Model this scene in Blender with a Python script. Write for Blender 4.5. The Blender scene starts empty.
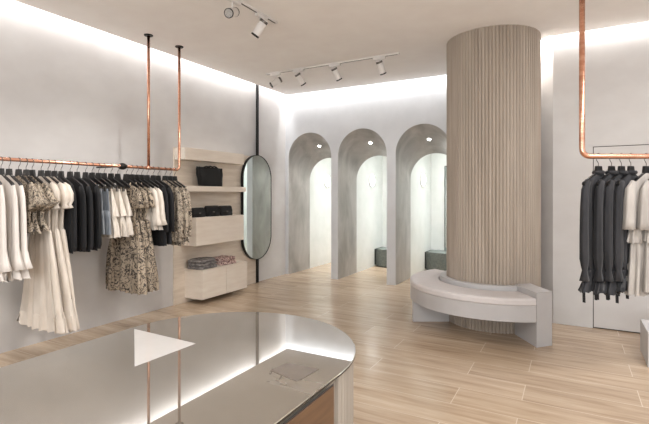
import bpy, bmesh, math, random
from mathutils import Vector, Matrix
random.seed(7)
PI = math.pi
sc = bpy.context.scene
COL = sc.collection

# ------------------------------------------------------------------ camera, world, lights, exposure
YAW = math.radians(28.836)
cd = bpy.data.cameras.new('camera'); cam = bpy.data.objects.new('camera', cd); COL.objects.link(cam)
cam.location = (0, 0, 1.5); cam.rotation_euler = (PI/2, 0, YAW)
cd.sensor_fit = 'HORIZONTAL'; cd.sensor_width = 36; cd.lens = 36*449.63/649
cd.shift_y = -(212-194.19)/649; cd.clip_start = 0.02
sc.camera = cam
sc.view_settings.view_transform = 'Standard'; sc.view_settings.look = 'None'
sc.view_settings.gamma = 1; sc.view_settings.use_curve_mapping = False
sc.view_settings.exposure = 0.55
w = bpy.data.worlds.new('world'); sc.world = w; w.use_nodes = True
w.node_tree.nodes['Background'].inputs[0].default_value = (1, .98, .97, 1)
w.node_tree.nodes['Background'].inputs[1].default_value = 0.3

def area(name, loc, rot, sx, sy, power, col=(1, .97, .94), spread=180):
    l = bpy.data.lights.new(name, 'AREA'); l.shape = 'RECTANGLE'; l.size = sx; l.size_y = sy
    l.energy = power; l.color = col; l.spread = math.radians(spread)
    o = bpy.data.objects.new(name, l); COL.objects.link(o); o.location = loc; o.rotation_euler = rot
    return o
CZ = 3.324            # ceiling underside
XL, YB, YR = -4.72, 7.05, 5.87
XR, YF = 3.6, -3.2
# hidden strip lights in the cove round the ceiling (they sit on the ceiling slab's top edge and wash the walls)
KC = 17.0
area('cove_light', (XL+.085, 1.9, CZ+.20), (0, math.radians(38), 0), .05, 10.0, KC*10*.36, (.99, .99, 1))
area('cove_light', ((XL-.2)/2, YB-.085, CZ+.20), (math.radians(38), 0, 0), 4.3, .05, KC*4.4*.55, (.98, .99, 1))
area('cove_light', (1.6, YR-.085, CZ+.20), (math.radians(38), 0, 0), 3.6, .05, KC*3.4*.9, (.99, .99, 1))
area('cove_light', (-.287, 5.915, CZ+.09), (math.radians(12), math.radians(12), -math.radians(45)), .17, .03, 26, (.99, .99, 1))
# added unseen fill lights: overhead areas and a large one at the front wall
area('ceiling_fill_light', (-0.6, -1.0, CZ-.03), (0, 0, 0), 3.0, 1.6, 105, (.98, .985, 1))
area('ceiling_fill_light', (1.9, 2.6, CZ-.03), (0, 0, 0), 1.2, 2.2, 85, (.98, .985, 1))
area('front_fill_light', (0.4, YF+.1, 1.7), (math.radians(108), 0, 0), 6.0, 2.6, 190, (.90, .96, 1))

# ------------------------------------------------------------------ helpers
def tag(o, label=None, cat=None, group=None, kind=None):
    if label: o['label'] = label
    if cat: o['category'] = cat
    if group: o['group'] = group
    if kind: o['kind'] = kind
    return o
def empty(name, loc, rz=0, label=None, cat=None, group=None):
    o = bpy.data.objects.new(name, None); COL.objects.link(o); o.location = loc; o.rotation_euler = (0, 0, rz)
    o.empty_display_size = .05
    return tag(o, label, cat, group)
def obj(name, bm, m, parent=None, smooth=False, loc=None):
    bmesh.ops.recalc_face_normals(bm, faces=bm.faces)
    me = bpy.data.meshes.new(name); bm.to_mesh(me); bm.free()
    for mm in (m if isinstance(m, list) else [m]): me.materials.append(mm)
    if smooth:
        for p in me.polygons: p.use_smooth = True
    o = bpy.data.objects.new(name, me); COL.objects.link(o)
    if parent: o.parent = parent
    if loc: o.location = loc
    return o
def struct(name, bm, m, label=None, parent=None, smooth=False):
    o = obj(name, bm, m, parent, smooth); o['kind'] = 'structure'
    if label: o['label'] = label
    return o
def B(): return bmesh.new()
def box(bm, a, b, bev=0, seg=2):
    r = bmesh.ops.create_cube(bm, size=1)
    vs = r['verts']
    for v in vs:
        v.co = Vector((a[i]+(v.co[i]+.5)*(b[i]-a[i]) for i in range(3)))
    if bev:
        es = list({e for v in vs for e in v.link_edges})
        bmesh.ops.bevel(bm, geom=es, offset=bev, segments=seg, profile=.5, affect='EDGES', clamp_overlap=True)
    return bm
def prism(bm, pts, z0, z1):
    lo = [bm.verts.new((x, y, z0)) for x, y in pts]; hi = [bm.verts.new((x, y, z1)) for x, y in pts]
    n = len(pts)
    for i in range(n): bm.faces.new((lo[i], lo[(i+1) % n], hi[(i+1) % n], hi[i]))
    bm.faces.new(lo[::-1]); bm.faces.new(hi)
    return bm
def tube(bm, pts, r, n=12, cap=True):
    pts = [Vector(p) for p in pts]; rings = []
    rs = r if isinstance(r, (list, tuple)) else [r]*len(pts)
    up = None
    for i, p in enumerate(pts):
        t = (pts[min(i+1, len(pts)-1)]-pts[max(i-1, 0)]).normalized()
        if up is None:
            up = Vector((0, 0, 1)) if abs(t.z) < .9 else Vector((1, 0, 0))
        s = t.cross(up).normalized(); u = s.cross(t).normalized(); up = u
        rings.append([bm.verts.new(p+(s*math.cos(2*PI*k/n)+u*math.sin(2*PI*k/n))*rs[i]) for k in range(n)])
    for a, b in zip(rings, rings[1:]):
        for k in range(n): bm.faces.new((a[k], a[(k+1) % n], b[(k+1) % n], b[k]))
    if cap: bm.faces.new(rings[0][::-1]); bm.faces.new(rings[-1])
    return bm
def smoothpath(pts, k=6):
    # Catmull-Rom
    P = [Vector(p) for p in pts]; out = []
    for i in range(len(P)-1):
        a = P[max(i-1, 0)]; b = P[i]; c = P[i+1]; d = P[min(i+2, len(P)-1)]
        for j in range(k):
            t = j/k
            out.append(.5*((2*b)+(c-a)*t+(2*a-5*b+4*c-d)*t*t+(3*b-a-3*c+d)*t*t*t))
    out.append(P[-1]); return out
def lathe(bm, prof, n=24, axis=Matrix()):
    rings = []
    for r, z in prof:
        rings.append([bm.verts.new(axis @ Vector((r*math.cos(2*PI*k/n), r*math.sin(2*PI*k/n), z))) for k in range(n)])
    for a, b in zip(rings, rings[1:]):
        for k in range(n): bm.faces.new((a[k], a[(k+1) % n], b[(k+1) % n], b[k]))
    bm.faces.new(rings[0][::-1]); bm.faces.new(rings[-1])
    return bm

# ------------------------------------------------------------------ materials
def s2l(c): return tuple(((x/255)/12.92 if x/255 <= .04045 else ((x/255+.055)/1.055)**2.4) for x in c)+(1,)
class NT:
    def __init__(s, name, rough=.5, metal=0):
        s.m = bpy.data.materials.new(name); s.m.use_nodes = True; s.t = s.m.node_tree
        s.p = s.t.nodes['Principled BSDF']; s.p.inputs['Roughness'].default_value = rough; s.p.inputs['Metallic'].default_value = metal
    def n(s, ty, **kw):
        nd = s.t.nodes.new(ty)
        for k, v in kw.items():
            if hasattr(nd, k) and not k[0].isupper(): setattr(nd, k, v)
            else: nd.inputs[k.replace('_', ' ')].default_value = v
        return nd
    def l(s, a, b): s.t.links.new(a, b)
    def ramp(s, src, stops):
        r = s.t.nodes.new('ShaderNodeValToRGB'); s.l(src, r.inputs[0])
        e = r.color_ramp.elements
        while len(e) < len(stops): e.new(.5)
        for i, (p, c) in enumerate(stops): e[i].position = p; e[i].color = c
        return r.outputs[0]
    def coord(s, scale=(1, 1, 1), world=True):
        if world: g = s.t.nodes.new('ShaderNodeNewGeometry').outputs['Position']
        else: g = s.t.nodes.new('ShaderNodeTexCoord').outputs['Object']
        mp = s.t.nodes.new('ShaderNodeMapping'); mp.inputs['Scale'].default_value = scale; s.l(g, mp.inputs[0]); return mp.outputs[0]
    def noise(s, vec, scale, detail=4, rough=.55, dist=0):
        n = s.n('ShaderNodeTexNoise'); n.inputs['Scale'].default_value = scale; n.inputs['Detail'].default_value = detail
        n.inputs['Roughness'].default_value = rough; n.inputs['Distortion'].default_value = dist
        s.l(vec, n.inputs['Vector']); return n.outputs['Fac']
    def mix(s, f, a, b, mode='MIX'):
        m = s.t.nodes.new('ShaderNodeMix'); m.data_type = 'RGBA'; m.blend_type = mode
        for i, v in ((0, f), (6, a), (7, b)):
            if isinstance(v, (int, float, tuple)): m.inputs[i].default_value = v
            else: s.l(v, m.inputs[i])
        return m.outputs[2]
    def bump(s, h, st=.3, d=.01):
        b = s.t.nodes.new('ShaderNodeBump'); b.inputs['Strength'].default_value = st; b.inputs['Distance'].default_value = d
        s.l(h, b.inputs['Height']); s.l(b.outputs[0], s.p.inputs['Normal'])
    def base(s, c):
        if isinstance(c, tuple): s.p.inputs['Base Color'].default_value = c
        else: s.l(c, s.p.inputs['Base Color'])
def noisy(name, c1, c2, scale=(1, 1, 1), ns=6, rough=.6, bump=0, bd=.005, metal=0, detail=4, world=True, coat=0, lo=.35, hi=.65, dist=0):
    a = NT(name, rough, metal); v = a.coord(scale, world); f = a.noise(v, ns, detail, dist=dist)
    a.base(a.ramp(f, [(lo, s2l(c1)), (hi, s2l(c2))]))
    if bump: a.bump(f, bump, bd)
    if coat: a.p.inputs['Coat Weight'].default_value = coat; a.p.inputs['Coat Roughness'].default_value = .03
    return a.m
M = {}
M['plaster'] = noisy('wall_plaster', (200, 196, 193), (209, 206, 203), (1, 1, 1.6), 1.6, .75, .12, .01)
M['wall_white'] = noisy('white_wall_paint', (208, 209, 211), (215, 216, 218), ns=3, rough=.7, bump=.05)
M['ceiling'] = noisy('ceiling_paint', (240, 235, 231), (244, 240, 236), ns=3, rough=.85)
M['venetian'] = noisy('grey_venetian_plaster', (152, 149, 144), (196, 192, 188), (1, 1, .45), 3.2, .38, .15, .006, detail=6, dist=.6, lo=.3, hi=.7)
M['booth'] = noisy('booth_white_paint', (226, 228, 224), (234, 235, 232), ns=3, rough=.6)
M['white'] = noisy('white_lacquer', (184, 181, 180), (190, 187, 186), ns=4, rough=.45)
M['upholstery'] = noisy('blush_upholstery', (208, 202, 200), (212, 206, 204), ns=20, rough=.85)
M['travertine'] = noisy('travertine_panel', (214, 199, 181), (230, 217, 201), (1.2, 1.2, 9), 2.2, .5, .08, .002, detail=6)
M['cabinet'] = noisy('pale_travertine_cabinet', (226, 213, 198), (234, 223, 209), (1.5, 1.5, 10), 2.0, .5, detail=5)
M['fluted'] = noisy('fluted_travertine', (160, 147, 133), (176, 163, 149), (8, 8, .5), 1.6, .6, .15, .003, detail=5)
M['counter_stone'] = noisy('fluted_counter_stone', (140, 131, 120), (160, 150, 138), (8, 8, .5), 1.6, .6)
M['copper'] = noisy('polished_copper', (218, 156, 128), (236, 186, 160), (1, 1, 3), 12, .24, metal=1)
M['black'] = noisy('black_plastic', (14, 14, 15), (22, 21, 22), ns=20, rough=.4)
M['blackmetal'] = noisy('black_metal', (22, 21, 20), (34, 32, 30), ns=20, rough=.45, metal=.6)
M['steel'] = noisy('hook_steel', (90, 86, 82), (120, 115, 110), ns=20, rough=.3, metal=1)
M['white_metal'] = noisy('white_metal', (222, 217, 212), (230, 226, 222), ns=8, rough=.4)
M['lens'] = noisy('spotlight_lens', (150, 145, 140), (190, 186, 180), ns=80, rough=.25)
M['dark_gap'] = noisy('dark_joint', (60, 54, 50), (72, 66, 60), ns=10, rough=.8)
M['stool'] = noisy('grey_green_velvet', (92, 98, 94), (112, 117, 112), ns=30, rough=.7, bump=.1)
M['stool_dark'] = noisy('dark_velvet_side', (42, 45, 44), (56, 58, 56), ns=30, rough=.8)
M['leather'] = noisy('black_leather', (6, 5, 5), (14, 12, 12), ns=40, rough=.75, bump=.5, bd=.004)
M['wood'] = noisy('oak_veneer', (80, 56, 36), (106, 77, 52), (1.2, 1.0, 10), 3, .5, .05, .002, detail=6)
M['card'] = noisy('white_card', (188, 184, 179), (194, 190, 186), ns=10, rough=.35, coat=1)
M['beige_square'] = noisy('glossy_beige', (84, 74, 65), (98, 87, 77), ns=20, rough=.3, coat=1)
# cloth
def cloth(name, c1, c2, ns=14, sheen=.2):
    a = NT(name, .85); v = a.coord((1, 1, .25)); f = a.noise(v, ns, 4)
    a.base(a.ramp(f, [(.35, s2l(c1)), (.65, s2l(c2))])); a.bump(a.noise(a.coord((1, 1, .15)), 45, 3), .35, .004)
    a.p.inputs['Sheen Weight'].default_value = sheen
    return a.m
M['cream'] = cloth('cream_cotton', (212, 200, 186), (228, 218, 206))
M['ivory'] = cloth('ivory_cotton', (224, 216, 208), (236, 229, 222))
M['lace'] = cloth('ivory_lace', (210, 199, 185), (230, 221, 210), 40)
M['blackcloth'] = cloth('black_cotton', (14, 14, 16), (26, 25, 28), 14, .05)
M['charcoal'] = cloth('charcoal_satin', (20, 20, 23), (42, 41, 44), 14, .1)
M['greige'] = cloth('stone_linen', (150, 143, 136), (172, 165, 157))
M['denim'] = cloth('blue_denim', (112, 118, 126), (150, 156, 162), 30)
def printed(name, base, ink, sc_=15, th=.5):
    a = NT(name, .85); v = a.coord((1, 1, .8))
    f = a.noise(v, sc_, 3, .6, 1.6)
    line = a.ramp(f, [(th-.045, (0, 0, 0, 1)), (th-.022, (1, 1, 1, 1)), (th+.022, (1, 1, 1, 1)), (th+.045, (0, 0, 0, 1))])
    vo = a.n('ShaderNodeTexVoronoi'); vo.inputs['Scale'].default_value = 13; a.l(v, vo.inputs['Vector'])
    blot = a.ramp(vo.outputs['Distance'], [(.13, (.8, .8, .8, 1)), (.2, (0, 0, 0, 1))])
    k = a.mix(1.0, line, blot, 'LIGHTEN')
    f2 = a.noise(v, 5, 2)
    bs = a.ramp(f2, [(.4, s2l(base)), (.6, s2l(tuple(min(255, int(x*1.06)) for x in base)))])
    a.base(a.mix(k, bs, s2l(ink)))
    return a.m
M['print'] = printed('botanical_print_cotton', (170, 155, 136), (46, 40, 37))
M['print_dark'] = printed('dense_botanical_print', (176, 162, 144), (42, 37, 35), 20, .5)
M['knit'] = noisy('heather_grey_knit', (84, 80, 80), (150, 144, 140), (1, 1, 4), ns=24, rough=.9, lo=.4, hi=.6)
M['redprint'] = noisy('burgundy_print_cotton', (88, 36, 36), (232, 206, 196), ns=42, rough=.85, lo=.47, hi=.53, dist=1)

def floor_mat():
    a = NT('travertine_plank_floor', .22)
    g = a.t.nodes.new('ShaderNodeNewGeometry').outputs['Position']
    mp = a.t.nodes.new('ShaderNodeMapping'); a.l(g, mp.inputs[0]); mp.inputs['Location'].default_value = (.32, -.26, 0)
    br = a.n('ShaderNodeTexBrick', offset=.37, offset_frequency=2, squash=1)
    br.inputs['Scale'].default_value = 1; br.inputs['Brick Width'].default_value = 1.2; br.inputs['Row Height'].default_value = .3
    br.inputs['Mortar Size'].default_value = .0035; br.inputs['Mortar Smooth'].default_value = .3; br.inputs['Bias'].default_value = 0
    br.inputs['Color1'].default_value = (0, 0, 0, 1); br.inputs['Color2'].default_value = (1, 1, 1, 1); br.inputs['Mortar'].default_value = (.5, .5, .5, 1)
    a.l(mp.outputs[0], br.inputs['Vector'])
    # shift grain per plank
    cs = a.t.nodes.new('ShaderNodeVectorMath'); cs.operation = 'MULTIPLY_ADD'
    a.l(br.outputs['Color'], cs.inputs[0]); cs.inputs[1].default_value = (7, 3, 5); a.l(g, cs.inputs[2])
    m2 = a.t.nodes.new('ShaderNodeMapping'); a.l(cs.outputs[0], m2.inputs[0]); m2.inputs['Scale'].default_value = (.8, 7, 1)
    f = a.noise(m2.outputs[0], 1.5, 6, .6, .5)
    m3 = a.t.nodes.new('ShaderNodeMapping'); a.l(cs.outputs[0], m3.inputs[0]); m3.inputs['Scale'].default_value = (1.6, 22, 1)
    f2 = a.noise(m3.outputs[0], 1.4, 5, .6, .3)
    c = a.ramp(f, [(.28, s2l((138, 112, 88))), (.5, s2l((179, 156, 130))), (.72, s2l((204, 184, 160)))])
    c2 = a.ramp(f2, [(.3, s2l((162, 138, 114))), (.6, s2l((200, 180, 157)))])
    c = a.mix(.4, c, c2)
    tone = a.ramp(br.outputs['Color'], [(0, (.88, .865, .85, 1)), (1, (1, 1, 1, 1))])
    c = a.mix(1.0, c, tone, 'MULTIPLY')
    c = a.mix(br.outputs['Fac'], c, s2l((204, 186, 165)))
    a.base(c)
    r = a.ramp(f2, [(.2, (.15, .15, .15, 1)), (.8, (.26, .26, .26, 1))]); a.l(r, a.p.inputs['Roughness'])
    return a.m
M['floor'] = floor_mat()
def top_mat():
    # back-painted glass: a grey stone-like sheet seen through a clear polished pane
    a = NT('polished_glass_over_stone', .5)
    v = a.coord((1, 2.2, 1)); f = a.noise(v, 1.6, 5, .5, .2)
    a.base(a.ramp(f, [(.3, s2l((96, 88, 78))), (.5, s2l((110, 101, 90))), (.72, s2l((126, 116, 104)))]))
    gl = a.t.nodes.new('ShaderNodeBsdfGlossy'); gl.inputs['Roughness'].default_value = .015
    gl.inputs['Color'].default_value = (.93, .94, .93, 1)
    mx = a.t.nodes.new('ShaderNodeMixShader'); fr = a.t.nodes.new('ShaderNodeFresnel'); fr.inputs['IOR'].default_value = 3.4
    a.l(fr.outputs[0], mx.inputs[0]); a.l(a.p.outputs[0], mx.inputs[1]); a.l(gl.outputs[0], mx.inputs[2])
    a.l(mx.outputs[0], a.t.nodes['Material Output'].inputs[0])
    a.p.inputs['Specular IOR Level'].default_value = 0
    return a.m
M['glass_top'] = top_mat()
a = NT('glass_edge', .1); a.base(s2l((16, 20, 18))); M['glass_edge'] = a.m
a = NT('glass_polished_bevel', .06, 1); a.base(s2l((226, 228, 224))); M['glass_bevel'] = a.m
a = NT('mirror_glass', .03, 1); a.base(s2l((222, 230, 228))); M['mirror'] = a.m
def emit(name, col, st):
    a = NT(name, .5); a.base((.8, .8, .8, 1)); a.p.inputs['Emission Color'].default_value = col; a.p.inputs['Emission Strength'].default_value = st; return a.m
M['lamp'] = emit('lamp_glow', (1, .97, .93, 1), 14)
M['lamp_soft'] = emit('sconce_glow', (1, .98, .95, 1), 9)

# ------------------------------------------------------------------ structure
HT = 3.75
bm = B(); box(bm, (XL-.2, YF-.2, -.1), (XR+.2, 9.5, 0)); struct('floor', bm, M['floor'], 'warm beige travertine plank floor')
bm = B(); box(bm, (XL-.2, YF-.2, 0), (XL, YB+.0, HT)); struct('wall_left', bm, M['plaster'], 'pale plaster wall behind the long clothes rail')
# ceiling slab that stops short of the walls; dark void above closed by the upper slab
g = .12
bm = B(); prism(bm, [(XL+g, YF), (XR, YF), (XR, YR-.05), (-.235, YR-.055), (-.375, 5.955), (-.40, YB-g), (XL+g, YB-g)], CZ, CZ+.07)
struct('ceiling', bm, M['ceiling'], 'beige ceiling floating clear of the walls')
bm = B(); box(bm, (XL-.2, YF-.2, HT), (XR+.2, YB+.2, HT+.1)); struct('trim_1', bm, M['wall_white'], 'upper slab above the lit cove')
bm = B(); box(bm, (XL-.2, YF-.2, 0), (XR+.2, YF, HT)); struct('wall_front', bm, M['wall_white'])
bm = B(); box(bm, (XR, YF, 0), (XR+.2, YB+.2, HT)); struct('wall_right', bm, M['wall_white'])
# alcove wall on the right with a canted corner
WX = -.194
bm = B(); prism(bm, [(WX, YR), (-.327, 6.0), (-.29, 6.2), (-.29, YB+.1), (1.4, YB+.1), (1.4, YR+.06), (1.13, YR+.06), (1.13, YR+.012), (.205, YR+.012), (.205, YR)][::-1], 0, HT)
DX0, DX1, DZ = .205, 1.13, 2.034
struct('wall_alcove', B() if False else bm, M['plaster'], 'pale plaster wall with a flush door behind the short clothes rail')
bm = B(); box(bm, (DX0, YR, DZ), (DX1, YR+.012, HT)); box(bm, (DX1, YR, 0), (XR, YR+.06, HT)); struct('trim_2', bm, M['plaster'])
dr = struct('door_1', box(B(), (DX0+.008, YR+.001, .012), (DX1-.008, YR+.0119, DZ-.008)), M['plaster'], 'flush door painted like the wall')
bm = B(); box(bm, (DX0+.0005, YR+.0112, 0), (DX1-.0005, YR+.0119, DZ-.0005)); 
struct('door_gap', bm, M['dark_gap'], parent=dr)

# arched wall with three splayed barrel passages
AR = [(-4.651, -3.745), (-3.61, -2.70), (-2.545, -1.635)]
Y0, Y1 = YB, 7.83
SP0, SP1 = 2.17, 1.765      # spring heights front / back
NA = 28
def arch(x0, x1, sp):
    c = (x0+x1)/2; r = (x1-x0)/2
    return [(c-r*math.cos(PI*k/NA), sp+r*math.sin(PI*k/NA)) for k in range(NA+1)]
def arch_face(bm, y, sps, xl, xr, top, flip=False):
    segs = [xl]
    def quad(pts): bm.faces.new([bm.verts.new((x, y, z)) for x, z in pts])
    px = xl
    for x0, x1 in AR:
        quad([(px, 0), (x0, 0), (x0, sps), (x0, top), (px, top)])
        A = arch(x0, x1, sps)
        for (a, b) in zip(A, A[1:]):
            quad([(a[0], a[1]), (b[0], b[1]), (b[0], top), (a[0], top)])
        px = x1
    quad([(px, 0), (xr, 0), (xr, top), (px, top)])
bm = B()
arch_face(bm, Y0, SP0, XL, -.2, HT)
arch_face(bm, Y1, SP1, XL-.2, -.2, HT)
bmesh.ops.remove_doubles(bm, verts=bm.verts, dist=.0005)
wb = struct('wall_back', bm, M['wall_white'], 'white wall pierced by three arched passages')
for i, (x0, x1) in enumerate(AR):
    bm = B()
    A0 = [(x0, 0)]+arch(x0, x1, SP0)+[(x1, 0)]; A1 = [(x0, 0)]+arch(x0, x1, SP1)+[(x1, 0)]
    ns = 8; rows = []
    for j in range(ns+1):
        t = j/ns
        rows.append([bm.verts.new((p[0]*(1-t)+q[0]*t, Y0+(Y1-Y0)*t, p[1]*(1-t)+q[1]*t)) for p, q in zip(A0, A1)])
    for r0, r1 in zip(rows, rows[1:]):
        for k in range(len(r0)-1): bm.faces.new((r0[k], r0[k+1], r1[k+1], r1[k]))
    rv = struct('trim_%d' % (i+3), bm, M['venetian'], ['grey plaster lining of the leftmost arch', 'grey plaster lining of the middle arch', 'grey plaster lining of the arch beside the column'][i])
    # grey plaster also wraps the narrow pier face between two arches: thin skin on the pier
# piers' front skins (thin grey plaster between arches, fading into the white above the springing)
# fitting booths behind the arches
YK = 9.17
bm = B()
for i, (x0, x1) in enumerate(AR):
    xe = AR[i+1][0]-.06 if i < 2 else x1+.06
    box(bm, (x0-.06 if i else XL-.2, Y1+.001, 0), (x0, YK, 2.7))
box(bm, (AR[2][1], Y1+.001, 0), (AR[2][1]+.06, YK, 2.7))
struct('wall_booth', bm, M['booth'], 'white partitions between the fitting booths')
struct('wall_booth_back', box(B(), (XL-.2, YK, 0), (-1.3, YK+.1, 2.7)), M['booth'])
struct('trim_6', box(B(), (XL-.2, Y1, 2.7), (-1.3, YK+.1, 2.8)), M['booth'], 'ceiling over the fitting booths')
for i, (x0, x1) in enumerate(AR):
    area('booth_ceiling_light', ((x0+x1)/2+.15, 8.5, 2.68), (0, 0, 0), .7, 1.1, 11, (.96, .99, 1), 70)
    area('booth_front_fill', ((x0+x1)/2+.1, Y1+.12, 2.55), (math.radians(50), 0, math.radians(0)), .8, .12, 2.5, (.98, 1, .98))  # added fill that evens out the brightness inside the booth

# ------------------------------------------------------------------ fluted column
CX, CY, CR = -.8333, 5.650, .524
def flutes(cx, cy, r, n, depth, a0=0, a1=2*PI, sub=6, closed=True):
    pts = []
    N = n*sub
    for k in range(N + (0 if closed else 1)):
        t = k/N; a = a0+(a1-a0)*t
        ph = (k % sub)/sub
        d = depth*(abs(math.sin(PI*ph)))**.6
        pts.append((cx+(r-depth+d)*math.cos(a), cy+(r-depth+d)*math.sin(a)))
    return pts
bm = B(); prism(bm, flutes(CX, CY, CR, 88, .016), 0, CZ)
o = obj('column', bm, M['fluted']); tag(o, 'thick round column clad in vertical beige stone fluting, wrapped by a white bench', 'column')
o['kind'] = 'structure'

# ------------------------------------------------------------------ curved bench
bench = empty('curved_bench', (CX, CY, 0), 0, 'white curved bench with pale blush seat pad wrapping the fluted column', 'bench')
def arc_solid(bm, r0, r1, a0, a1, z0, z1, n=40, bev=0):
    prof = [(r0, z0), (r1, z0), (r1, z1), (r0, z1)]
    if bev:
        prof = [(r0, z0), (r1-bev*.4, z0), (r1, z0+bev*.5), (r1, z1-bev), (r1-bev*.3, z1-bev*.3), (r1-bev, z1), (r0+bev, z1), (r0, z1-bev)]
    rings = []
    for k in range(n+1):
        a = math.radians(a0+(a1-a0)*k/n)
        rings.append([bm.verts.new((r*math.cos(a), r*math.sin(a), z)) for r, z in prof])
    m = len(prof)
    for A, C in zip(rings, rings[1:]):
        for k in range(m): bm.faces.new((A[k], A[(k+1) % m], C[(k+1) % m], C[k]))
    bm.faces.new(rings[0][::-1]); bm.faces.new(rings[-1])
    return bm
RO = .955; RI = CR+.002
A0, A1 = 150, 303.4
obj('seat_base', arc_solid(B(), RI, RO, A0, A1, .245, .405, 60), M['white'], bench)
obj('seat_cushion', arc_solid(B(), RI+.075, RO+.004, A0, A1-.1, .4055, .478, 60, .022), M['upholstery'], bench, False)
obj('back_rail', arc_solid(B(), RI, RI+.072, A0, A1-.1, .4055, .525, 60, .006), M['white'], bench)
# end panel beside the camera: a solid block down to the floor
bm = B()
def P(r, a): return (r*math.cos(math.radians(a)), r*math.sin(math.radians(a)))
prism(bm, [P(RI+.01, A1+.15), P(RO+.005, A1+.15), P(RO-.025, 315.2), P(RI+.01, 325)], 0, .535)
obj('end_panel', bm, M['white'], bench)
bm = B(); prism(bm, [P(RI+.004, 214.8), P(RO-.004, 212.3), P(RO-.004, 209.6), P(RI+.004, 210)], 0, .244)
obj('leg_panel', bm, M['white'], bench)
bm = B(); prism(bm, [P(RI+.004, 155), P(RO-.004, 154), P(RO-.004, 151.5), P(RI+.004, 151)], 0, .244)
obj('leg_panel', bm, M['white'], bench)

# ------------------------------------------------------------------ counter with glass top
TX0, TX1, TCY, TZ = -1.475, -.578, 1.150, .99
TR = (TX1-TX0)/2; TCX = (TX0+TX1)/2; TY0 = -1.4
ctr = empty('display_counter', (TCX, 0, 0), 0, 'long round-ended stone counter with a polished reflective glass top', 'counter')
def stad(r, off=0, n=48):
    pts = [(r, TY0+off), ]
    pts += [(r*math.cos(PI*k/n), TCY+r*math.sin(PI*k/n)) for k in range(n+1)]
    pts += [(-r, TY0+off)]
    return pts
bm = B()
rows = [[bm.verts.new((x, y, z)) for x, y in stad(r, o_)] for r, o_, z in ((TR-.001, .001, TZ-.008), (TR, 0, TZ-.007), (TR, 0, TZ-.002), (TR-.002, .002, TZ))]
for A, C in zip(rows, rows[1:]):
    for k in range(len(A)): bm.faces.new((A[k], A[(k+1) % len(A)], C[(k+1) % len(A)], C[k]))
bm.faces.new(rows[0]); bm.faces.new(rows[-1])
ob = obj('glass_top', bm, [M['glass_top'], M['glass_edge'], M['glass_bevel']], ctr)
for p in ob.data.polygons: p.material_index = 0 if p.normal.z > .98 else (2 if p.normal.z > .3 else 1)
rb = TR-.008
pts = [(rb, TY0+.02)] + flutes(0, TCY, rb, 62, .014, 0, PI, 6, False) + [(-rb, TY0+.02)]
bm = B(); prism(bm, pts, .06, TZ-.0085); obj('body', bm, M['counter_stone'], ctr)
bm = B(); prism(bm, stad(rb-.04, .05), 0, .0595); obj('plinth', bm, M['dark_gap'], ctr)
bm = B(); box(bm, (rb+.0002, TY0+.3, .12), (rb+.0012, TCY-.035, .970)); obj('panel_gap', bm, M['dark_gap'], ctr)
bm = B(); box(bm, (rb+.0013, TY0+.305, .125), (rb+.005, TCY-.040, .966), .0008, 1); obj('wood_panel', bm, M['wood'], ctr)
# things on the glass
def card(name, pts, m, label, cat):
    cx = sum(p[0] for p in pts)/len(pts); cy = sum(p[1] for p in pts)/len(pts)
    bm = B(); prism(bm, [(p[0]-cx, p[1]-cy) for p in pts], 0, .0015)
    o = obj(name, bm, m, None, False, (cx, cy, TZ+.0002)); return tag(o, label, cat)
card('triangular_card', [(-1.447, 1.140), (-1.132, .893), (-1.124, 1.130)], M['card'], 'white triangular card lying flat on the glass counter top', 'card')
card('square_patch', [(-.764, 1.064), (-.655, 1.035), (-.645, 1.139), (-.754, 1.135)], M['beige_square'], 'small beige square patch lying on the rounded end of the glass counter', 'mat')  # thin glossy beige square laid on the glass

# ------------------------------------------------------------------ wall shelving
struct('trim_7', box(B(), (XL+.0005, 4.33, .001), (XL+.025, 6.115, 2.135)), M['travertine'], 'tall travertine panel on the left wall behind the shelves')
WF = XL+.026
def shelf(name, y0, y1, x1, z0, z1, label):
    return tag(obj(name, box(B(), (WF, y0, z0), (x1, y1, z1), .004), M['cabinet']), label, 'shelf')
shelf('floating_shelf', 4.335, 5.56, -4.50, 1.965, 2.125, 'thick pale floating shelf, topmost on the travertine panel')
shelf('floating_shelf', 4.335, 5.56, -4.46, 1.535, 1.612, 'thin pale floating shelf carrying the black handbag')
c = empty('wall_drawer_box', (WF, 4.94, .8), 0, 'pale floating drawer box with three black purses on top', 'cabinet')
obj('body', box(B(), (0, -.50, 0), (.27, .50, .385), .003), M['cabinet'], c)
obj('drawer', box(B(), (.2705, -.497, .004), (.288, .497, .383), .002), M['cabinet'], c)
c = empty('low_cabinet', (WF, 4.99, .07), 0, 'low floating two-door pale cabinet with folded clothes on top', 'cabinet')
obj('body', box(B(), (0, -.475, 0), (.315, .475, .382), .002), M['cabinet'], c)
obj('worktop', box(B(), (0, -.48, .3825), (.338, .48, .400), .002), M['cabinet'], c)
for s in (0, 1):
    y0 = -.475 if s == 0 else .003
    obj('door', box(B(), (.3155, y0, .003), (.334, y0+.472, .380), .002), M['cabinet'], c)

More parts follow.
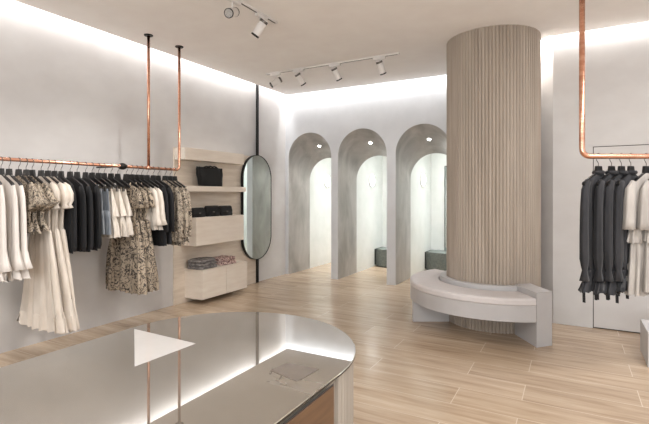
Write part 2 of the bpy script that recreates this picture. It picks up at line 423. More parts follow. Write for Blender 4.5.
# mirror post and oval mirror
struct('trim_8', box(B(), (XL+.0255, 6.115, .001), (XL+.05, 6.165, CZ+.1)), M['blackmetal'], 'slim black metal post on the left wall behind the mirror')
mr = empty('oval_wall_mirror', (-4.665, 6.07, 1.28), 0, 'tall oval mirror with thin black frame on the black wall post', 'mirror')
def capsule(r, hl, n=24):
    return [(r*math.cos(PI*k/n), hl+r*math.sin(PI*k/n)) for k in range(n+1)] + [(-r*math.cos(PI*k/n), -hl-r*math.sin(PI*k/n)) for k in range(n+1)]
def cap_prism(bm, r, hl, x0, x1):
    pts = capsule(r, hl)
    lo = [bm.verts.new((x0, y, z)) for y, z in pts]; hi = [bm.verts.new((x1, y, z)) for y, z in pts]
    for i in range(len(pts)): bm.faces.new((lo[i], lo[(i+1) % len(pts)], hi[(i+1) % len(pts)], hi[i]))
    bm.faces.new(lo); bm.faces.new(hi); return bm
bm = B()
o_, i_ = capsule(.385, .49), capsule(.376, .49); n = len(o_)
R_ = [[bm.verts.new((x, p[0], p[1])) for p in L_] for x, L_ in ((0, o_), (.05, o_), (.05, i_), (.044, i_))]
for A, C in zip(R_, R_[1:]):
    for k in range(n): bm.faces.new((A[k], A[(k+1) % n], C[(k+1) % n], C[k]))
bm.faces.new(R_[0])
obj('mirror_frame', bm, M['blackmetal'], mr)
obj('mirror_glass', cap_prism(B(), .3755, .49, .03, .045), M['mirror'], mr)

# ------------------------------------------------------------------ bags, purses, folded clothes
def rounded(bm, a, b, bev, jit=0, sub=3):
    box(bm, a, b)
    bmesh.ops.subdivide_edges(bm, edges=bm.edges[:], cuts=sub, use_grid_fill=True)
    return bm
bag = empty('tote_bag', (-4.55, 4.87, 1.6125), 0, 'slouchy black leather tote bag on the thin shelf', 'bag')
bm = B(); NX, NZ = 32, 10
rows = []
for j in range(NZ+1):
    t = j/NZ; row = []
    for k in range(NX):
        a_ = 2*PI*k/NX
        cy = math.copysign(abs(math.cos(a_))**.5, math.cos(a_)); sx = math.copysign(abs(math.sin(a_))**.7, math.sin(a_))
        wy = .205+.055*t; wx = .075-.045*t**1.5
        y = wy*cy + .012*math.sin(9*a_+3*t) + (-.02*t if cy < 0 else -.02*t)
        x = wx*sx + .008*math.sin(5*a_+8*t)*t
        z = .25*t + (.018*math.sin(7*cy*2+1)+.012*math.sin(19*cy) if t > .85 else 0) + (.004*math.sin(11*a_) if t else 0)*t
        row.append(bm.verts.new((x, y, z)))
    rows.append(row)
for A, C in zip(rows, rows[1:]):
    for k in range(NX): bm.faces.new((A[k], A[(k+1) % NX], C[(k+1) % NX], C[k]))
bm.faces.new(rows[0]); bm.faces.new(rows[-1])
obj('bag_body', bm, M['leather'], bag, True)
for s in (-1, 1):
    bm = B(); tube(bm, smoothpath([(s*.022, -.11, .20), (s*.034, -.10, .262), (s*.034, -.05, .285), (s*.034, 0, .278), (s*.034, .05, .285), (s*.034, .10, .262), (s*.022, .11, .20)], 5), .009, 8)
    obj('bag_handle', bm, M['leather'], bag, True)
def purse(loc, wy, hz, rz, label):
    t = empty('purse', loc, rz, label, 'purse', 'black purses on the drawer box')
    bm = B(); prof = [(-.04, 0), (.045, 0), (.05, .02), (.022, hz*.95), (.0, hz), (-.018, hz*.97), (-.045, .03)]
    lo = [bm.verts.new((x, -wy/2, z)) for x, z in prof]; hi = [bm.verts.new((x, wy/2, z)) for x, z in prof]
    for i in range(len(prof)): bm.faces.new((lo[i], lo[(i+1) % len(prof)], hi[(i+1) % len(prof)], hi[i]))
    bm.faces.new(lo); bm.faces.new(hi)
    bmesh.ops.bevel(bm, geom=bm.edges[:], offset=.006, segments=2, affect='EDGES')
    obj('purse_body', bm, M['leather'], t, True)
    bm = B(); prof = [(-.012, hz+.004), (.006, hz+.006), (.030, hz*.93), (.047, hz*.42), (.043, hz*.40), (.024, hz*.90), (.0, hz+.001)]
    lo = [bm.verts.new((x, -wy/2+.004, z)) for x, z in prof]; hi = [bm.verts.new((x, wy/2-.004, z)) for x, z in prof]
    for i in range(len(prof)): bm.faces.new((lo[i], lo[(i+1) % len(prof)], hi[(i+1) % len(prof)], hi[i]))
    bm.faces.new(lo); bm.faces.new(hi); fl = obj('purse_flap', bm, M['leather'], t)
    obj('clasp', box(B(), (.046, -.018, hz*.38), (.0505, .018, hz*.50), .001, 1), M['steel'], fl)
PT = 1.1855
purse((-4.49, 4.55, PT), .235, .125, .06, 'black leather purse, the left one of three on the drawer box')
purse((-4.50, 4.835, PT), .25, .145, -.05, 'black leather purse, the middle one of three on the drawer box')
purse((-4.50, 5.115, PT), .25, .14, .03, 'black leather purse, the right one of three on the drawer box')
def folded(loc, sx, sy, h, m, label, rz=0, group='folded clothes on the low cabinet', seed=0):
    rnd = random.Random(seed)
    bm = B(); nx, ny = 40, 10
    # rounded pad with lumpy sides: superellipse rings
    rows = []
    prof = [(.90, 0), (.985, .12), (1, .3), (.965, .48), (1.0, .66), (.985, .85), (.90, 1)]
    ph = rnd.random()*6
    for s_, z in prof:
        row = []
        for k in range(nx):
            a_ = 2*PI*k/nx; c_, d_ = math.cos(a_), math.sin(a_)
            x = math.copysign(abs(c_)**.35, c_)*sx*s_; y = math.copysign(abs(d_)**.35, d_)*sy*s_
            zz = h*z+.004*math.sin(4*a_+ph)*(1 if z > 0 else 0)
            row.append(bm.verts.new((x+.003*math.sin(7*a_+ph), y+.003*math.cos(5*a_+ph), max(zz, 0))))
        rows.append(row)
    for A, C in zip(rows, rows[1:]):
        for k in range(nx): bm.faces.new((A[k], A[(k+1) % nx], C[(k+1) % nx], C[k]))
    bm.faces.new(rows[0]); bm.faces.new(rows[-1])
    o = obj('folded_garment', bm, m, None, True, loc); o.rotation_euler = (0, 0, rz)
    return tag(o, label, 'folded clothes', group)
FT = .4705
folded((-4.53, 4.69, FT), .135, .19, .042, M['knit'], 'grey folded knit at the bottom of the left pile on the low cabinet', .05, seed=1)
folded((-4.53, 4.69, FT+.046), .13, .185, .040, M['knit'], 'grey folded knit in the middle of the left pile on the low cabinet', -.04, seed=2)
folded((-4.535, 4.68, FT+.090), .125, .175, .038, M['knit'], 'grey folded knit on top of the left pile on the low cabinet', .07, seed=3)
folded((-4.53, 5.12, FT), .13, .165, .048, M['redprint'], 'burgundy and pink printed folded top, bottom of the right pile', -.05, seed=4)
folded((-4.53, 5.12, FT+.054), .125, .155, .048, M['redprint'], 'burgundy and pink printed folded top lying on top of the right pile', .08, seed=5)

# ------------------------------------------------------------------ copper clothes rails
RZ = 1.80; RX = -4.25
def elbow(p, d0, d1, r=.05, n=6):
    p = Vector(p); d0 = Vector(d0); d1 = Vector(d1); out = []
    for k in range(n+1):
        t = k/n*PI/2
        out.append(p - d0*r*(1-math.sin(t)) + d1*r*(1-math.cos(t)))
    return out
rail = empty('clothes_rail', (RX, 2.5, 0), 0, 'long copper pipe clothes rail hung from the ceiling along the left wall', 'clothes rail')
pr = .0165
pts = [(0, -2.2, RZ)] + elbow((0, 1.50, RZ), (0, 1, 0), (0, 0, 1)) + [(0, 1.50, CZ-.001)]
obj('rail_pipe', tube(B(), pts, pr, 16), M['copper'], rail, True)
for y in (1.04, -1.9):
    obj('hanging_pipe', tube(B(), [(0, y, RZ+.012), (0, y, CZ-.001)], pr, 16), M['copper'], rail, True)
    obj('pipe_joint', tube(B(), [(0, y-.03, RZ), (0, y+.03, RZ)], pr*1.3, 16), M['copper'], rail, True)
for y in (1.04, 1.50, -1.9):
    obj('ceiling_flange', lathe(B(), [(.045, CZ-.012), (.05, CZ-.008), (.05, CZ-.0005)], 20, Matrix.Translation((0, y, 0))), M['blackmetal'], rail)
bm = B(); tube(bm, [(-.44, .70, RZ), (.012, .70, RZ)], .009, 10)
obj('wall_bracket', bm, M['blackmetal'], rail, True)
bm = B(); lathe(bm, [(.006, -.042), (.028, -.036), (.036, -.012), (.036, .012), (.028, .036), (.006, .042)], 16, Matrix.Translation((.0, .70, RZ)) @ Matrix.Rotation(PI/2, 4, 'X'))
obj('bracket_clamp', bm, M['blackmetal'], rail, True)

RR = Vector((math.cos(YAW), math.sin(YAW), 0))
r2o = Vector((.068, 4.033, 0)); pr2 = .021
RROT = YAW - PI/2      # local +y runs along the rail, local +x faces the camera
rail2 = empty('clothes_rail', (r2o.x, r2o.y, 0), RROT, 'short copper pipe clothes rail hung from the ceiling at the right', 'clothes rail')
RZ2 = 1.795
pts = [(0, 0, CZ-.001)] + elbow((0, 0, RZ2), (0, 0, -1), (0, 1, 0), .06) + elbow((0, 1.35, RZ2), (0, 1, 0), (0, 0, 1), .06) + [(0, 1.35, CZ-.001)]
obj('rail_pipe', tube(B(), pts, pr2, 16), M['copper'], rail2, True)
for y in (0, 1.35):
    obj('ceiling_flange', lathe(B(), [(.05, CZ-.012), (.055, CZ-.008), (.055, CZ-.0005)], 20, Matrix.Translation((0, y, 0))), M['blackmetal'], rail2)

# ------------------------------------------------------------------ hangers
def hanger_meshes():
    bm = B()
    t = .009
    top = [(-.032, -.072), (.032, -.072), (.044, -.128), (.12, -.165), (.188, -.200), (.194, -.215), (.186, -.224), (.11, -.192), (.035, -.160), (0, -.152)]
    full = top + [(-x, z) for x, z in top[-2:1:-1]]
    lo = [bm.verts.new((x, -t, z)) for x, z in full]; hi = [bm.verts.new((x, t, z)) for x, z in full]
    for i in range(len(full)): bm.faces.new((lo[i], lo[(i+1) % len(full)], hi[(i+1) % len(full)], hi[i]))
    bm.faces.new(lo); bm.faces.new(hi)
    bmesh.ops.triangulate(bm, faces=[f for f in bm.faces if len(f.verts) > 4])
    b2 = B()
    hp = [(0, 0, -.08), (0, 0, -.055), (.004, 0, -.045), (.022, 0, -.028), (.0285, 0, -.004), (.020, 0, .019), (0, 0, .0285), (-.020, 0, .019), (-.027, 0, .002)]
    tube(b2, smoothpath(hp, 4), .0028, 6)
    for v in b2.verts: v.co = Vector((v.co.x, v.co.y, v.co.z))
    return bm, b2
hproto = [None]
def hanger(loc, rz, label, group, rr=.0165, yawj=0):
    if hproto[0] is None:
        a_, b_ = hanger_meshes()
        t = empty('clothes_hanger', loc, rz+yawj, label, 'hanger', group)
        obj('hanger_body', a_, M['black'], t); obj('hook', b_, M['steel'], t, True)
        hproto[0] = t; return t
    t = hproto[0].copy(); COL.objects.link(t); t.location = loc; t.rotation_euler = (0, 0, rz+yawj)
    t['label'] = label; t['group'] = group
    for ch in hproto[0].children:
        c_ = ch.copy(); COL.objects.link(c_); c_.parent = t
    return t

# ------------------------------------------------------------------ garments
def loft(bm, levels, n=40, folds=9, seed=0, hem=0.0, yw=0.0, front=None, closetop=True):
    """levels: (z, half width, half thickness, fold amount, x offset); radial cloth folds grow downwards"""
    rnd = random.Random(seed); p1, p2, p3 = (rnd.random()*6.28 for _ in range(3))
    rows = []
    for li, L_ in enumerate(levels):
        z, a_, b_, f_, xo = (list(L_)+[0, 0])[:5]
        row = []
        for k in range(n):
            th = 2*PI*k/n; c_, s_ = math.cos(th), math.sin(th)
            q = f_*(math.sin(folds*th+p1)+.45*math.sin((folds*1.7//1)*th+p2+z*3))
            x = xo+a_*c_*(1+.35*q)
            y = b_*.8*math.copysign(abs(s_)**.8, s_)*(1+.35*q) + f_*.055*math.sin(6.283*x/max(.055, a_*.36)+1.0)
            zz = z
            if li == len(levels)-1 and hem: zz = z+hem*(math.sin(folds*2*th+p2)*.6+.6*math.sin(3*th+p1))
            row.append(bm.verts.new((x, y, zz)))
        rows.append(row)
    for A, C in zip(rows, rows[1:]):
        for k in range(n): bm.faces.new((A[k], A[(k+1) % n], C[(k+1) % n], C[k]))
    if closetop: bm.faces.new(rows[0])
    return bm
def interp(levels, step=.05):
    out = [levels[0]]
    for a_, b_ in zip(levels, levels[1:]):
        k = max(1, int(abs(a_[0]-b_[0])/step))
        for j in range(1, k+1):
            t = j/k; ts = t
            out.append(tuple((a_[i] if i < len(a_) else 0)*(1-ts)+(b_[i] if i < len(b_) else 0)*ts for i in range(5)))
    return out
def sleeve(bm, s, pts, rad, seed=0, folds=6, amp=.1, squash=.6):
    """pts: (x, y, z) path for side s, with radii"""
    rnd = random.Random(seed); ph = rnd.random()*6; n = 18
    P_ = [Vector((s*x, y, z)) for x, y, z in pts]; rows = []
    for i, p in enumerate(P_):
        t = (P_[min(i+1, len(P_)-1)]-P_[max(i-1, 0)]).normalized()
        yv = Vector((0, 1, 0)); xv = yv.cross(t).normalized()
        row = []
        for k in range(n):
            th = 2*PI*k/n; r = rad[i]*(1+amp*math.sin(folds*th+ph)*min(1, i/2))
            row.append(bm.verts.new(p+xv*r*math.cos(th)+yv*r*squash*math.sin(th)))
        rows.append(row)
    for A, C in zip(rows, rows[1:]):
        for k in range(n): bm.faces.new((A[k], A[(k+1) % n], C[(k+1) % n], C[k]))
    bm.faces.new(rows[0]); bm.faces.new(rows[-1])
    return bm
SH = -.125      # neck height under the rail axis
TOP = [(SH-.002, .045, .012, 0), (SH-.028, .085, .016, 0), (SH-.07, .16, .020, .02), (SH-.10, .195, .022, .04), (SH-.13, .20, .024, .06)]
def g_build(kind, t, seed):
    rnd = random.Random(seed)
    e = rnd.uniform(-.012, .012)
    if kind == 'white_dress':
        lv = TOP+[(-.55, .165, .026, .12), (-.80, .185, .032, .2), (-.88, .21, .036, .28), (-.99+e, .25, .042, .35)]
        obj('bodice', loft(B(), interp(lv), 44, 8, seed, .018), M['ivory'], t, True)
        for s in (-1, 1):
            obj('sleeve', sleeve(B(), s, [(.185, 0, -.22), (.205, 0, -.32), (.215, 0, -.46), (.22, 0, -.62), (.225, 0, -.74), (.235, 0, -.84), (.25, 0, -.92)], [.025, .036, .038, .04, .04, .06, .085], seed+s, 7, .16, .45), M['ivory'], t, True)
    elif kind == 'print_blouse':
        lv = TOP+[(-.42, .175, .028, .15), (-.50, .17, .028, .12), (-.62+e, .21, .036, .3)]
        obj('bodice', loft(B(), interp(lv), 44, 8, seed, .012), M['print_dark'], t, True)
        for s in (-1, 1):
            obj('flutter_sleeve', sleeve(B(), s, [(.17, 0, -.20), (.205, 0, -.26), (.235, 0, -.34), (.265, 0, -.40)], [.03, .055, .07, .10], seed+s, 5, .25, .45), M['print_dark'], t, True)
    elif kind == 'long_dress':
        lv = TOP+[(-.42, .15, .026, .12), (-.60, .135, .026, .12), (-.62, .15, .03, .18), (-1.0, .23, .036, .3), (-1.30, .29, .036, .36), (-1.42, .32, .036, .4)]
        obj('bodice', loft(B(), interp(lv, .06), 60, 11, seed, .012), M['cream'], t, True)
        lv = [(-1.38, .314, .037, .4), (-1.44, .326, .037, .42), (-1.51+e, .334, .038, .45)]
        obj('hem_frill', loft(B(), interp(lv), 72, 11, seed, .014, closetop=False), M['cream'], t, True)
        for s in (-1, 1):
            obj('puff_sleeve', sleeve(B(), s, [(.16, 0, -.20), (.20, 0, -.235), (.225, 0, -.29), (.232, 0, -.35), (.23, 0, -.385), (.236, 0, -.42)], [.025, .048, .06, .055, .032, .05], seed+s, 7, .12, .55), M['cream'], t, True)
    elif kind == 'black_long':
        lv = TOP+[(-.50, .18, .026, .1), (-.84+e*2, .20, .03, .16)]
        obj('bodice', loft(B(), interp(lv), 40, 8, seed, .006), M['blackcloth'], t, True)
        for s in (-1, 1):
            obj('sleeve', sleeve(B(), s, [(.175, 0, -.215), (.205, 0, -.30), (.215, 0, -.45), (.22, 0, -.62), (.222, 0, -.78), (.22, 0, -.82)], [.025, .036, .036, .034, .034, .022], seed+s, 5, .12, .5), M['blackcloth'], t, True)
    elif kind == 'denim':
        for s in (-1, 1):
            pass
        lv = [(-.235, .15, .016, .02), (-.27, .155, .018, .02), (-.40, .17, .022, .05), (-.46, .175, .022, .06)]
        obj('waist', loft(B(), interp(lv), 36, 5, seed), M['denim'], t, True)
        for s in (-1, 1):
            lv = [(-.455, .09, .022, .04, s*.086), (-.60, .096, .026, .08, s*.093), (-.695+e, .102, .03, .1, s*.098)]
            obj('leg', loft(B(), interp(lv), 24, 4, seed+s, 0), M['denim'], t, True)
            bm = B(); box(bm, (s*.12-.012, -.019, -.262), (s*.12+.012, .019, -.205), .002, 1); obj('clip', bm, M['steel'], t)
    elif kind == 'white_skirt':
        lv = [(-.235, .135, .018, .05), (-.26, .14, .02, .08), (-.45, .19, .03, .22), (-.52, .20, .036, .3)]
        obj('upper_tier', loft(B(), interp(lv), 48, 11, seed, .008), M['lace'], t, True)
        lv = [(-.49, .17, .022, .15), (-.60, .20, .032, .25), (-.72+e, .215, .04, .35)]
        obj('lower_tier', loft(B(), interp(lv), 56, 13, seed+1, .008, closetop=False), M['lace'], t, True)
        for s in (-1, 1):
            bm = B(); box(bm, (s*.11-.012, -.021, -.262), (s*.11+.012, .021, -.20), .002, 1); obj('clip', bm, M['steel'], t)
    elif kind == 'print_dress':
        lv = [(-.20, .14, .02, .02), (-.23, .175, .022, .04), (-.27, .185, .024, .05), (-.45, .165, .026, .08), (-.56, .145, .026, .1), (-.59, .18, .03, .25), (-.95, .235, .036, .45), (-1.34+e, .27, .040, .55)]
        obj('bodice', loft(B(), interp(lv, .06), 60, 10, seed, .010), M['print'], t, True)
        for s in (-1, 1):
            obj('strap', tube(B(), smoothpath([(s*.075, -.018, -.22), (s*.085, -.012, -.172), (s*.085, .012, -.172), (s*.075, .018, -.22)], 4), .009, 6), M['print'], t, True)
            obj('short_sleeve', sleeve(B(), s, [(.15, 0, -.245), (.19, 0, -.29), (.205, 0, -.36), (.215, 0, -.44)], [.03, .045, .05, .058], seed+s, 5, .15, .5), M['print'], t, True)
    elif kind == 'lace_top':
        lv = [(-.20, .13, .018, .02), (-.225, .17, .02, .04), (-.26, .18, .024, .06), (-.45, .17, .028, .16), (-.60, .20, .036, .26), (-.69+e, .225, .042, .34)]
        obj('bodice', loft(B(), interp(lv), 48, 10, seed, .008), M['lace'], t, True)
        for s in (-1, 1):
            obj('sleeve', sleeve(B(), s, [(.155, 0, -.235), (.19, 0, -.28), (.21, 0, -.38), (.22, 0, -.48), (.23, 0, -.58), (.24, 0, -.64)], [.03, .046, .05, .05, .055, .07], seed+s, 6, .15, .5), M['lace'], t, True)
    elif kind == 'black_top':
        lv = TOP+[(-.50, .19, .028, .08), (-.80, .215, .03, .12), (-.87+e, .215, .03, .12)]
        obj('bodice', loft(B(), interp(lv), 40, 6, seed, .004), M['blackcloth'], t, True)
        for s in (-1, 1):
            obj('sleeve', sleeve(B(), s, [(.175, 0, -.215), (.205, 0, -.30), (.22, 0, -.45), (.225, 0, -.60), (.225, 0, -.72)], [.025, .038, .038, .036, .034], seed+s, 5, .1, .5), M['blackcloth'], t, True)
    elif kind == 'print_top':
        lv = TOP+[(-.50, .19, .03, .16), (-.66, .18, .03, .12), (-.80, .22, .04, .3), (-.87+e*3, .235, .044, .36)]
        obj('bodice', loft(B(), interp(lv), 48, 8, seed, .014), M['print_dark'], t, True)
        for s in (-1, 1):
            obj('sleeve', sleeve(B(), s, [(.175, 0, -.215), (.21, 0, -.30), (.225, 0, -.42), (.23, 0, -.58), (.232, 0, -.70), (.235, 0, -.74), (.245, 0, -.80)], [.028, .045, .052, .056, .055, .028, .05], seed+s, 6, .16, .5), M['print_dark'], t, True)
    elif kind == 'charcoal':
        lv = [(SH-.002, .045, .012, 0), (SH-.028, .085, .020, 0), (SH-.06, .14, .028, .02), (SH-.10, .16, .024, .06), (SH-.16, .165, .026, .14), (-.55, .155, .028, .22), (-.80, .15, .026, .26), (-.875, .13, .022, .1)]
        obj('bodice', loft(B(), interp(lv), 48, 8, seed), M['charcoal'], t, True)
        lv = [(-.868, .136, .026, .05), (-.89, .140, .029, .06), (-.915, .137, .027, .05)]
        obj('waistband', loft(B(), lv, 40, 12, seed+1), M['charcoal'], t, True)
        lv = [(-.912, .135, .026, .15), (-.97, .18, .03, .28), (-1.035+e, .215, .034, .36)]
        obj('peplum', loft(B(), interp(lv, .03), 64, 12, seed+2, .012, closetop=False), M['charcoal'], t, True)
        obj('collar', lathe(B(), [(.040, -.135), (.046, -.122), (.040, -.108), (.036, -.110)], 16), M['charcoal'], t, True)
        for s in (-1, 1):
            obj('sleeve', sleeve(B(), s, [(.13, 0, -.19), (.165, 0, -.26), (.175, 0, -.40), (.178, 0, -.60), (.176, 0, -.78), (.172, 0, -.84), (.172, 0, -.87), (.175, 0, -.95)], [.03, .036, .038, .040, .042, .032, .024, .045], seed+s, 6, .13, .6), M['charcoal'], t, True)
            x0 = .075*s+.0; z1 = -1.09-.05*rnd.random()
            bm = B(); P_ = smoothpath([(x0+.01, -.03, -.90), (x0+.03, -.045, -.98), (x0+.035, -.045, -1.04), (x0+.04, -.04, z1)], 3)
            for a_, b_ in zip(P_, P_[1:]):
                vs = [bm.verts.new((a_.x, a_.y-.011, a_.z)), bm.verts.new((a_.x, a_.y+.011, a_.z)), bm.verts.new((b_.x, b_.y+.011, b_.z)), bm.verts.new((b_.x, b_.y-.011, b_.z))]
                vt = [bm.verts.new((v.co.x+.004, v.co.y, v.co.z)) for v in vs]
                bm.faces.new(vs); bm.faces.new(vt[::-1])
                for i in range(4): bm.faces.new((vs[i], vs[(i+1) % 4], vt[(i+1) % 4], vt[i]))
            bmesh.ops.remove_doubles(bm, verts=bm.verts, dist=.0002)
            obj('tie', bm, M['charcoal'], t)
    elif kind == 'greige':
        lv = [(SH-.002, .045, .012, 0), (SH-.028, .085, .020, 0), (SH-.07, .16, .030, .03), (SH-.12, .19, .036, .08), (-.50, .18, .042, .15), (-.53, .175, .04, .12)]
        obj('bodice', loft(B(), interp(lv), 48, 8, seed), M['greige'], t, True)
        lv = [(-.505, .185, .046, .1), (-.58, .20, .055, .22), (-.655, .215, .064, .3)]
        obj('frill', loft(B(), interp(lv, .03), 64, 12, seed+1, .012, closetop=False), M['greige'], t, True)
        lv = [(-.53, .175, .038, .1), (-.80, .20, .046, .22), (-1.045+e, .23, .055, .3)]
        obj('skirt', loft(B(), interp(lv), 56, 9, seed+2, .012, closetop=False), M['greige'], t, True)
        for s in (-1, 1):
            obj('sleeve', sleeve(B(), s, [(.16, 0, -.20), (.20, 0, -.26), (.214, 0, -.38), (.22, 0, -.50), (.225, 0, -.56)], [.03, .05, .054, .056, .06], seed+s, 6, .13, .6), M['greige'], t, True)

LEFT = [  # y of hook, kind, phrase
 (1.935, 'white_dress'), (2.021, 'white_dress'), (2.083, 'white_dress'),
 (2.160, 'print_blouse'), (2.221, 'print_blouse'), (2.272, 'print_blouse'),
 (2.350, 'long_dress'), (2.412, 'long_dress'), (2.472, 'long_dress'),
 (2.533, 'black_long'), (2.621, 'black_long'), (2.691, 'black_long'), (2.779, 'black_long'),
 (2.848, 'denim'), (2.919, 'denim'),
 (2.982, 'white_skirt'), (3.061, 'white_skirt'), (3.140, 'white_skirt'),
 (3.245, 'print_dress'), (3.315, 'print_dress'), (3.380, 'print_dress'),
 (3.445, 'lace_top'), (3.520, 'lace_top'),
 (3.604, 'black_top'), (3.675, 'black_top'),
 (3.779, 'print_top'), (3.855, 'print_top'), (3.924, 'print_top')]
DESC = {
 'white_dress': ('dress', 'ivory long-sleeved flared dress', 'ivory flared dresses at the near end of the long rail', 'long_sleeved_dress'),
 'print_blouse': ('blouse', 'black and cream print flutter-sleeve blouse', 'printed flutter-sleeve blouses on the long rail', 'printed_blouse'),
 'long_dress': ('dress', 'cream puff-sleeve full-length tiered dress', 'cream full-length dresses on the long rail', 'puff_sleeve_dress'),
 'black_long': ('top', 'long black plain tunic left of the denim', 'black tunics on the long rail', 'black_tunic'),
 'denim': ('shorts', 'pale blue denim shorts clipped to hanger', 'denim shorts on the long rail', 'denim_shorts'),
 'white_skirt': ('skirt', 'white tiered lace skirt clipped to hanger', 'white tiered skirts on the long rail', 'tiered_skirt'),
 'print_dress': ('dress', 'beige botanical print midi dress', 'botanical print midi dresses on the long rail', 'printed_midi_dress'),
 'lace_top': ('blouse', 'off-white lace blouse right of the botanical midi dresses', 'off-white lace blouses on the long rail', 'lace_blouse'),
 'black_top': ('top', 'black long-sleeved top near the far end of the long rail', 'black tops at the far end of the long rail', 'black_pullover'),
 'print_top': ('blouse', 'black and beige print long-sleeved blouse at the far end', 'printed long-sleeved blouses at the far end of the long rail', 'printed_long_sleeved_blouse')}
SHORT = {'white_dress': 'ivory flared dresses', 'print_blouse': 'printed flutter-sleeve blouses', 'long_dress': 'cream full-length dresses', 'black_long': 'black tunics left of the denim', 'denim': 'pale denim shorts', 'white_skirt': 'white tiered skirts', 'print_dress': 'botanical print midi dresses', 'lace_top': 'off-white lace blouses', 'black_top': 'black pullovers at the far end', 'print_top': 'printed blouses at the far end', 'charcoal': 'charcoal blouses', 'greige': 'stone-coloured dresses'}
ORD = {1: ['only one'], 2: ['left of the two', 'right of the two'], 3: ['leftmost of three', 'middle of three', 'rightmost of three'],
       4: ['leftmost of four', 'second from left of four', 'third from left of four', 'rightmost of four']}
def fill(lst, place, rz, rr, desc, hgroup, jit, yoff=0):
    cnt = {}; tot = {}
    for _, k in lst: tot[k] = tot.get(k, 0)+1
    for i, (y, k) in enumerate(lst):
        j = cnt.get(k, 0); cnt[k] = j+1
        cat, ph, grp, nm = desc[k]; sh = SHORT[k]
        o_ = ORD[tot[k]][j]
        loc = place(y); yj = yoff+random.Random(i*7+3).uniform(-jit, jit)
        hanger((loc[0], loc[1], loc[2]+rr-.0255), rz, 'black hanger of the '+sh+', '+o_, hgroup, yawj=yj)
        t = empty(nm, (loc[0], loc[1], loc[2]+rr-.0255), rz+yj, ph+', '+o_, cat, grp)
        g_build(k, t, i*13+5)
fill(LEFT, lambda y: (RX, y, RZ), 0, pr, DESC, 'black hangers on the long rail', .05)
DESC2 = {
 'charcoal': ('blouse', 'charcoal long-sleeved peplum blouse with hanging ties', 'charcoal blouses on the short rail', 'charcoal_peplum_blouse'),
 'greige': ('dress', 'stone-coloured frilled dress on the short rail', 'stone-coloured dresses on the short rail', 'frilled_dress')}
fill([(.128, 'charcoal'), (.230, 'charcoal'), (.307, 'charcoal'), (.380, 'charcoal'), (.50, 'greige'), (.60, 'greige')],
     lambda y: (r2o.x+RR.x*y, r2o.y+RR.y*y, RZ2), RROT, pr2, DESC2, 'black hangers on the short rail', .05, -1.07)

# ------------------------------------------------------------------ ceiling spotlights
def track(p0, p1, label):
    p0 = Vector(p0); p1 = Vector(p1); L_ = (p1-p0).length; rz = math.atan2(p1.y-p0.y, p1.x-p0.x)
    t = empty('lighting_track', (p0.x, p0.y, CZ), rz, label, 'lighting track')
    obj('track_profile', box(B(), (0, -.018, -.022), (L_, .018, -.0005), .002, 1), M['white_metal'], t)
    obj('conductor_slot', box(B(), (.02, -.006, -.0235), (L_-.02, .006, -.0222)), M['blackmetal'], t)
    return t
track((-4.05, 5.53), (-1.95, 5.53), 'white lighting track on the ceiling in front of the arches')
track((-2.74, 3.92), (-2.74, .6), 'white lighting track on the ceiling above the counter')
sproto = [None]
def spot(loc, rz, az, tilt, label, group, target=None, power=0):
    """az = heading of the beam, tilt = downward angle"""
    t = empty('ceiling_spotlight', (loc[0], loc[1], CZ-.0245), rz, label, 'spotlight', group)
    obj('adapter', box(B(), (-.085, -.019, -.030), (.085, .019, 0), .003, 1), M['white_metal'], t)
    obj('stem', tube(B(), [(.02, 0, -.03), (.02, 0, -.105)], .008, 10), M['white_metal'], t, True)
    d = Vector((math.cos(az)*math.cos(tilt), math.sin(az)*math.cos(tilt), -math.sin(tilt)))
    q = d.to_track_quat('Z', 'Y').to_matrix().to_4x4()
    c_ = Vector((.02, 0, -.125))
    mz = Matrix.Translation(c_) @ Matrix.Rotation(-rz, 4, 'Z') @ q
    hd = obj('lamp_head', lathe(B(), [(.034, -.085), (.042, -.078), (.042, .098), (.042, .10), (.038, .10), (.037, .085)], 24, mz), M['white_metal'], t, True)
    obj('rim', lathe(B(), [(.0422, .086), (.0436, .087), (.0436, .102), (.038, .1025), (.0375, .09)], 24, mz), M['blackmetal'], hd, True)
    obj('heat_sink', lathe(B(), [(.0425, -.076), (.0432, -.074), (.0432, -.052), (.0425, -.050)], 24, mz), M['steel'], hd, True)
    obj('lens', lathe(B(), [(.036, .0905), (.036, .0925)], 24, mz), M['lens'], hd)
    if power:
        l = bpy.data.lights.new('spot_beam', 'SPOT'); l.energy = power; l.spot_size = math.radians(80); l.spot_blend = .8; l.shadow_soft_size = .04; l.color = (1, .97, .94)
        o = bpy.data.objects.new('spot_beam', l); COL.objects.link(o)
        hp = Vector((loc[0], loc[1], CZ-.0245)) + Matrix.Rotation(rz, 3, 'Z') @ c_ + d*.12
        o.location = hp; o.rotation_euler = d.to_track_quat('-Z', 'Y').to_euler()
    return t
G1 = 'white spotlights on the track in front of the arches'
spot((-3.88, 5.53), 0, math.radians(215), math.radians(32), 'white ceiling spotlight, leftmost of four before the arches', G1, power=0)
spot((-3.47, 5.53), 0, math.radians(62), math.radians(52), 'white ceiling spotlight, second from left of four before the arches', G1, power=10)
spot((-2.88, 5.53), 0, math.radians(66), math.radians(56), 'white ceiling spotlight, third from left of four before the arches', G1, power=10)
spot((-2.22, 5.53), 0, math.radians(70), math.radians(60), 'white ceiling spotlight, rightmost of four beside the column', G1, power=10)
G2 = 'white spotlights on the track above the counter'
spot((-2.74, 3.66), -PI/2, math.radians(195), math.radians(54), 'white ceiling spotlight at the end of the track above the counter', G2, power=48)
spot((-2.74, 3.24), -PI/2, math.radians(-72), math.radians(25), 'white ceiling spotlight with black rim turned towards the camera', G2)
spot((-2.74, 2.60), -PI/2, math.radians(180), math.radians(56), 'white ceiling spotlight cut by the top edge, nearest the camera', G2, power=48)

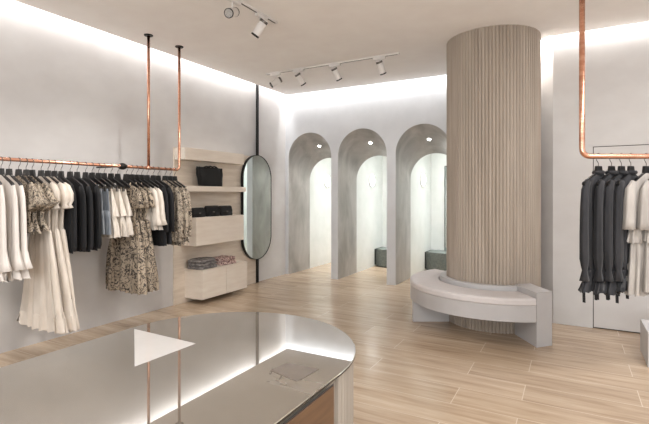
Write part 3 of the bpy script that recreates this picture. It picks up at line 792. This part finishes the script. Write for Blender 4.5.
# arch downlights, booth sconces and stools
names = ['leftmost', 'middle', 'right-hand']
for i, (x0, x1) in enumerate(AR):
    cx = (x0+x1)/2
    yz = 7.43; t_ = (yz-Y0)/(Y1-Y0); zc = (SP0*(1-t_)+SP1*t_)+(x1-x0)/2
    d = tag(empty('recessed_downlight', (cx, yz, zc-.004)), 'small round recessed downlight in the crown of the %s arch' % names[i], 'downlight', 'downlights in the arches')
    tl = math.atan2(SP1-SP0, Y1-Y0)
    mz = Matrix.Rotation(tl, 4, 'X')
    obj('trim_ring', lathe(B(), [(.034, -.010), (.038, -.008), (.038, .003)], 20, mz), M['white_metal'], d)
    obj('bulb', lathe(B(), [(.028, -.0135), (.028, -.0105)], 20, mz), M['lamp'], d)
    l = bpy.data.lights.new('downlight_beam', 'SPOT'); l.energy = 15; l.spot_size = math.radians(120); l.spot_blend = 1; l.shadow_soft_size = .03; l.color = (1, .96, .9)
    o = bpy.data.objects.new('downlight_beam', l); COL.objects.link(o); o.location = (cx, yz, zc-.03)
    # sconce on the booth partition: half-moon shell with glowing lens
    if i < 3:
        sy = 8.56
        s = tag(empty('wall_sconce', (x0+.001, sy, 1.78)), 'glowing white half-dome wall sconce in the booth behind the %s arch' % names[i], 'wall lamp', 'sconces in the fitting booths')
        bm = B(); n = 20; rows = []
        for j in range(7):
            ph = PI/2*j/6; r = .10*math.cos(ph)
            rows.append([bm.verts.new((.055*math.sin(ph), r*math.cos(2*PI*k/n), 1.25*r*math.sin(2*PI*k/n))) for k in range(n)])
        for A, C in zip(rows, rows[1:]):
            for k in range(n): bm.faces.new((A[k], A[(k+1) % n], C[(k+1) % n], C[k]))
        bmesh.ops.remove_doubles(bm, verts=bm.verts, dist=.0005)
        obj('diffuser', bm, M['lamp_soft'], s, True)
        obj('shade', arc_bm := lathe(B(), [(.125, 0), (.135, .004), (.13, .018), (.112, .012)], 24, Matrix.Rotation(PI/2, 4, 'Y')), M['white_metal'], s, True)
    if i > 0:
        # corner seat at the back of the booth
        b_ = tag(empty('booth_stool', (x0+.32, 8.92, 0)), 'grey-green upholstered rounded stool in the booth behind the %s arch' % names[i], 'stool', 'grey-green stools in the fitting booths')
        n = 28; pts = [(-.31, .22), (-.31, -.17)] + [(.0-.26*math.cos(PI*k/n), -.19-.09*math.sin(PI*k/n)) for k in range(1, n)] + [(.31, -.17), (.31, .22)]
        bm = B(); prism(bm, pts, .02, .365); bmesh.ops.bevel(bm, geom=[e for e in bm.edges if abs(e.verts[0].co.z-e.verts[1].co.z) < .001 and e.verts[0].co.z > .3], offset=.02, segments=3, affect='EDGES')
        obj('upholstery', bm, M['stool'], b_, False)
        bm = B(); prism(bm, [(-.3105, .21), (-.3185, .21), (-.3185, -.20), (-.3105, -.20)], .03, .36); obj('side_panel', bm, M['stool_dark'], b_)
        bm = B(); prism(bm, [(p[0]*.93, p[1]*.93) for p in pts], 0, .0195); obj('plinth', bm, M['stool_dark'], b_)
        m_ = tag(empty('booth_mirror', (cx+.13, YK-.002, 1.08)), 'tall thin-framed rectangular mirror above the stool behind the %s arch' % names[i], 'mirror', 'mirrors in the fitting booths')
        W_, H_ = .30, .985
        bm = B()
        box(bm, (-W_, -.03, -H_), (-W_+.014, 0, H_)); box(bm, (W_-.014, -.03, -H_), (W_, 0, H_)); box(bm, (-W_+.014, -.03, H_-.014), (W_-.014, 0, H_)); box(bm, (-W_+.014, -.03, -H_+.0), (W_-.014, 0, -H_+.014))
        m_.location.z = 1.085+.0; 
        obj('mirror_frame', bm, M['blackmetal'], m_)
        obj('mirror_glass', box(B(), (-W_+.014, -.024, -H_+.014), (W_-.014, -.001, H_-.014)), M['mirror'], m_)

# white display plinth at the right edge of the picture
t = obj('display_plinth', box(B(), (0, 0, 0), (.5, .5, .30), .004), M['white'], None, False, (.575, 4.76, 0))
tag(t, 'low white display plinth at the right edge below the clothes', 'plinth')
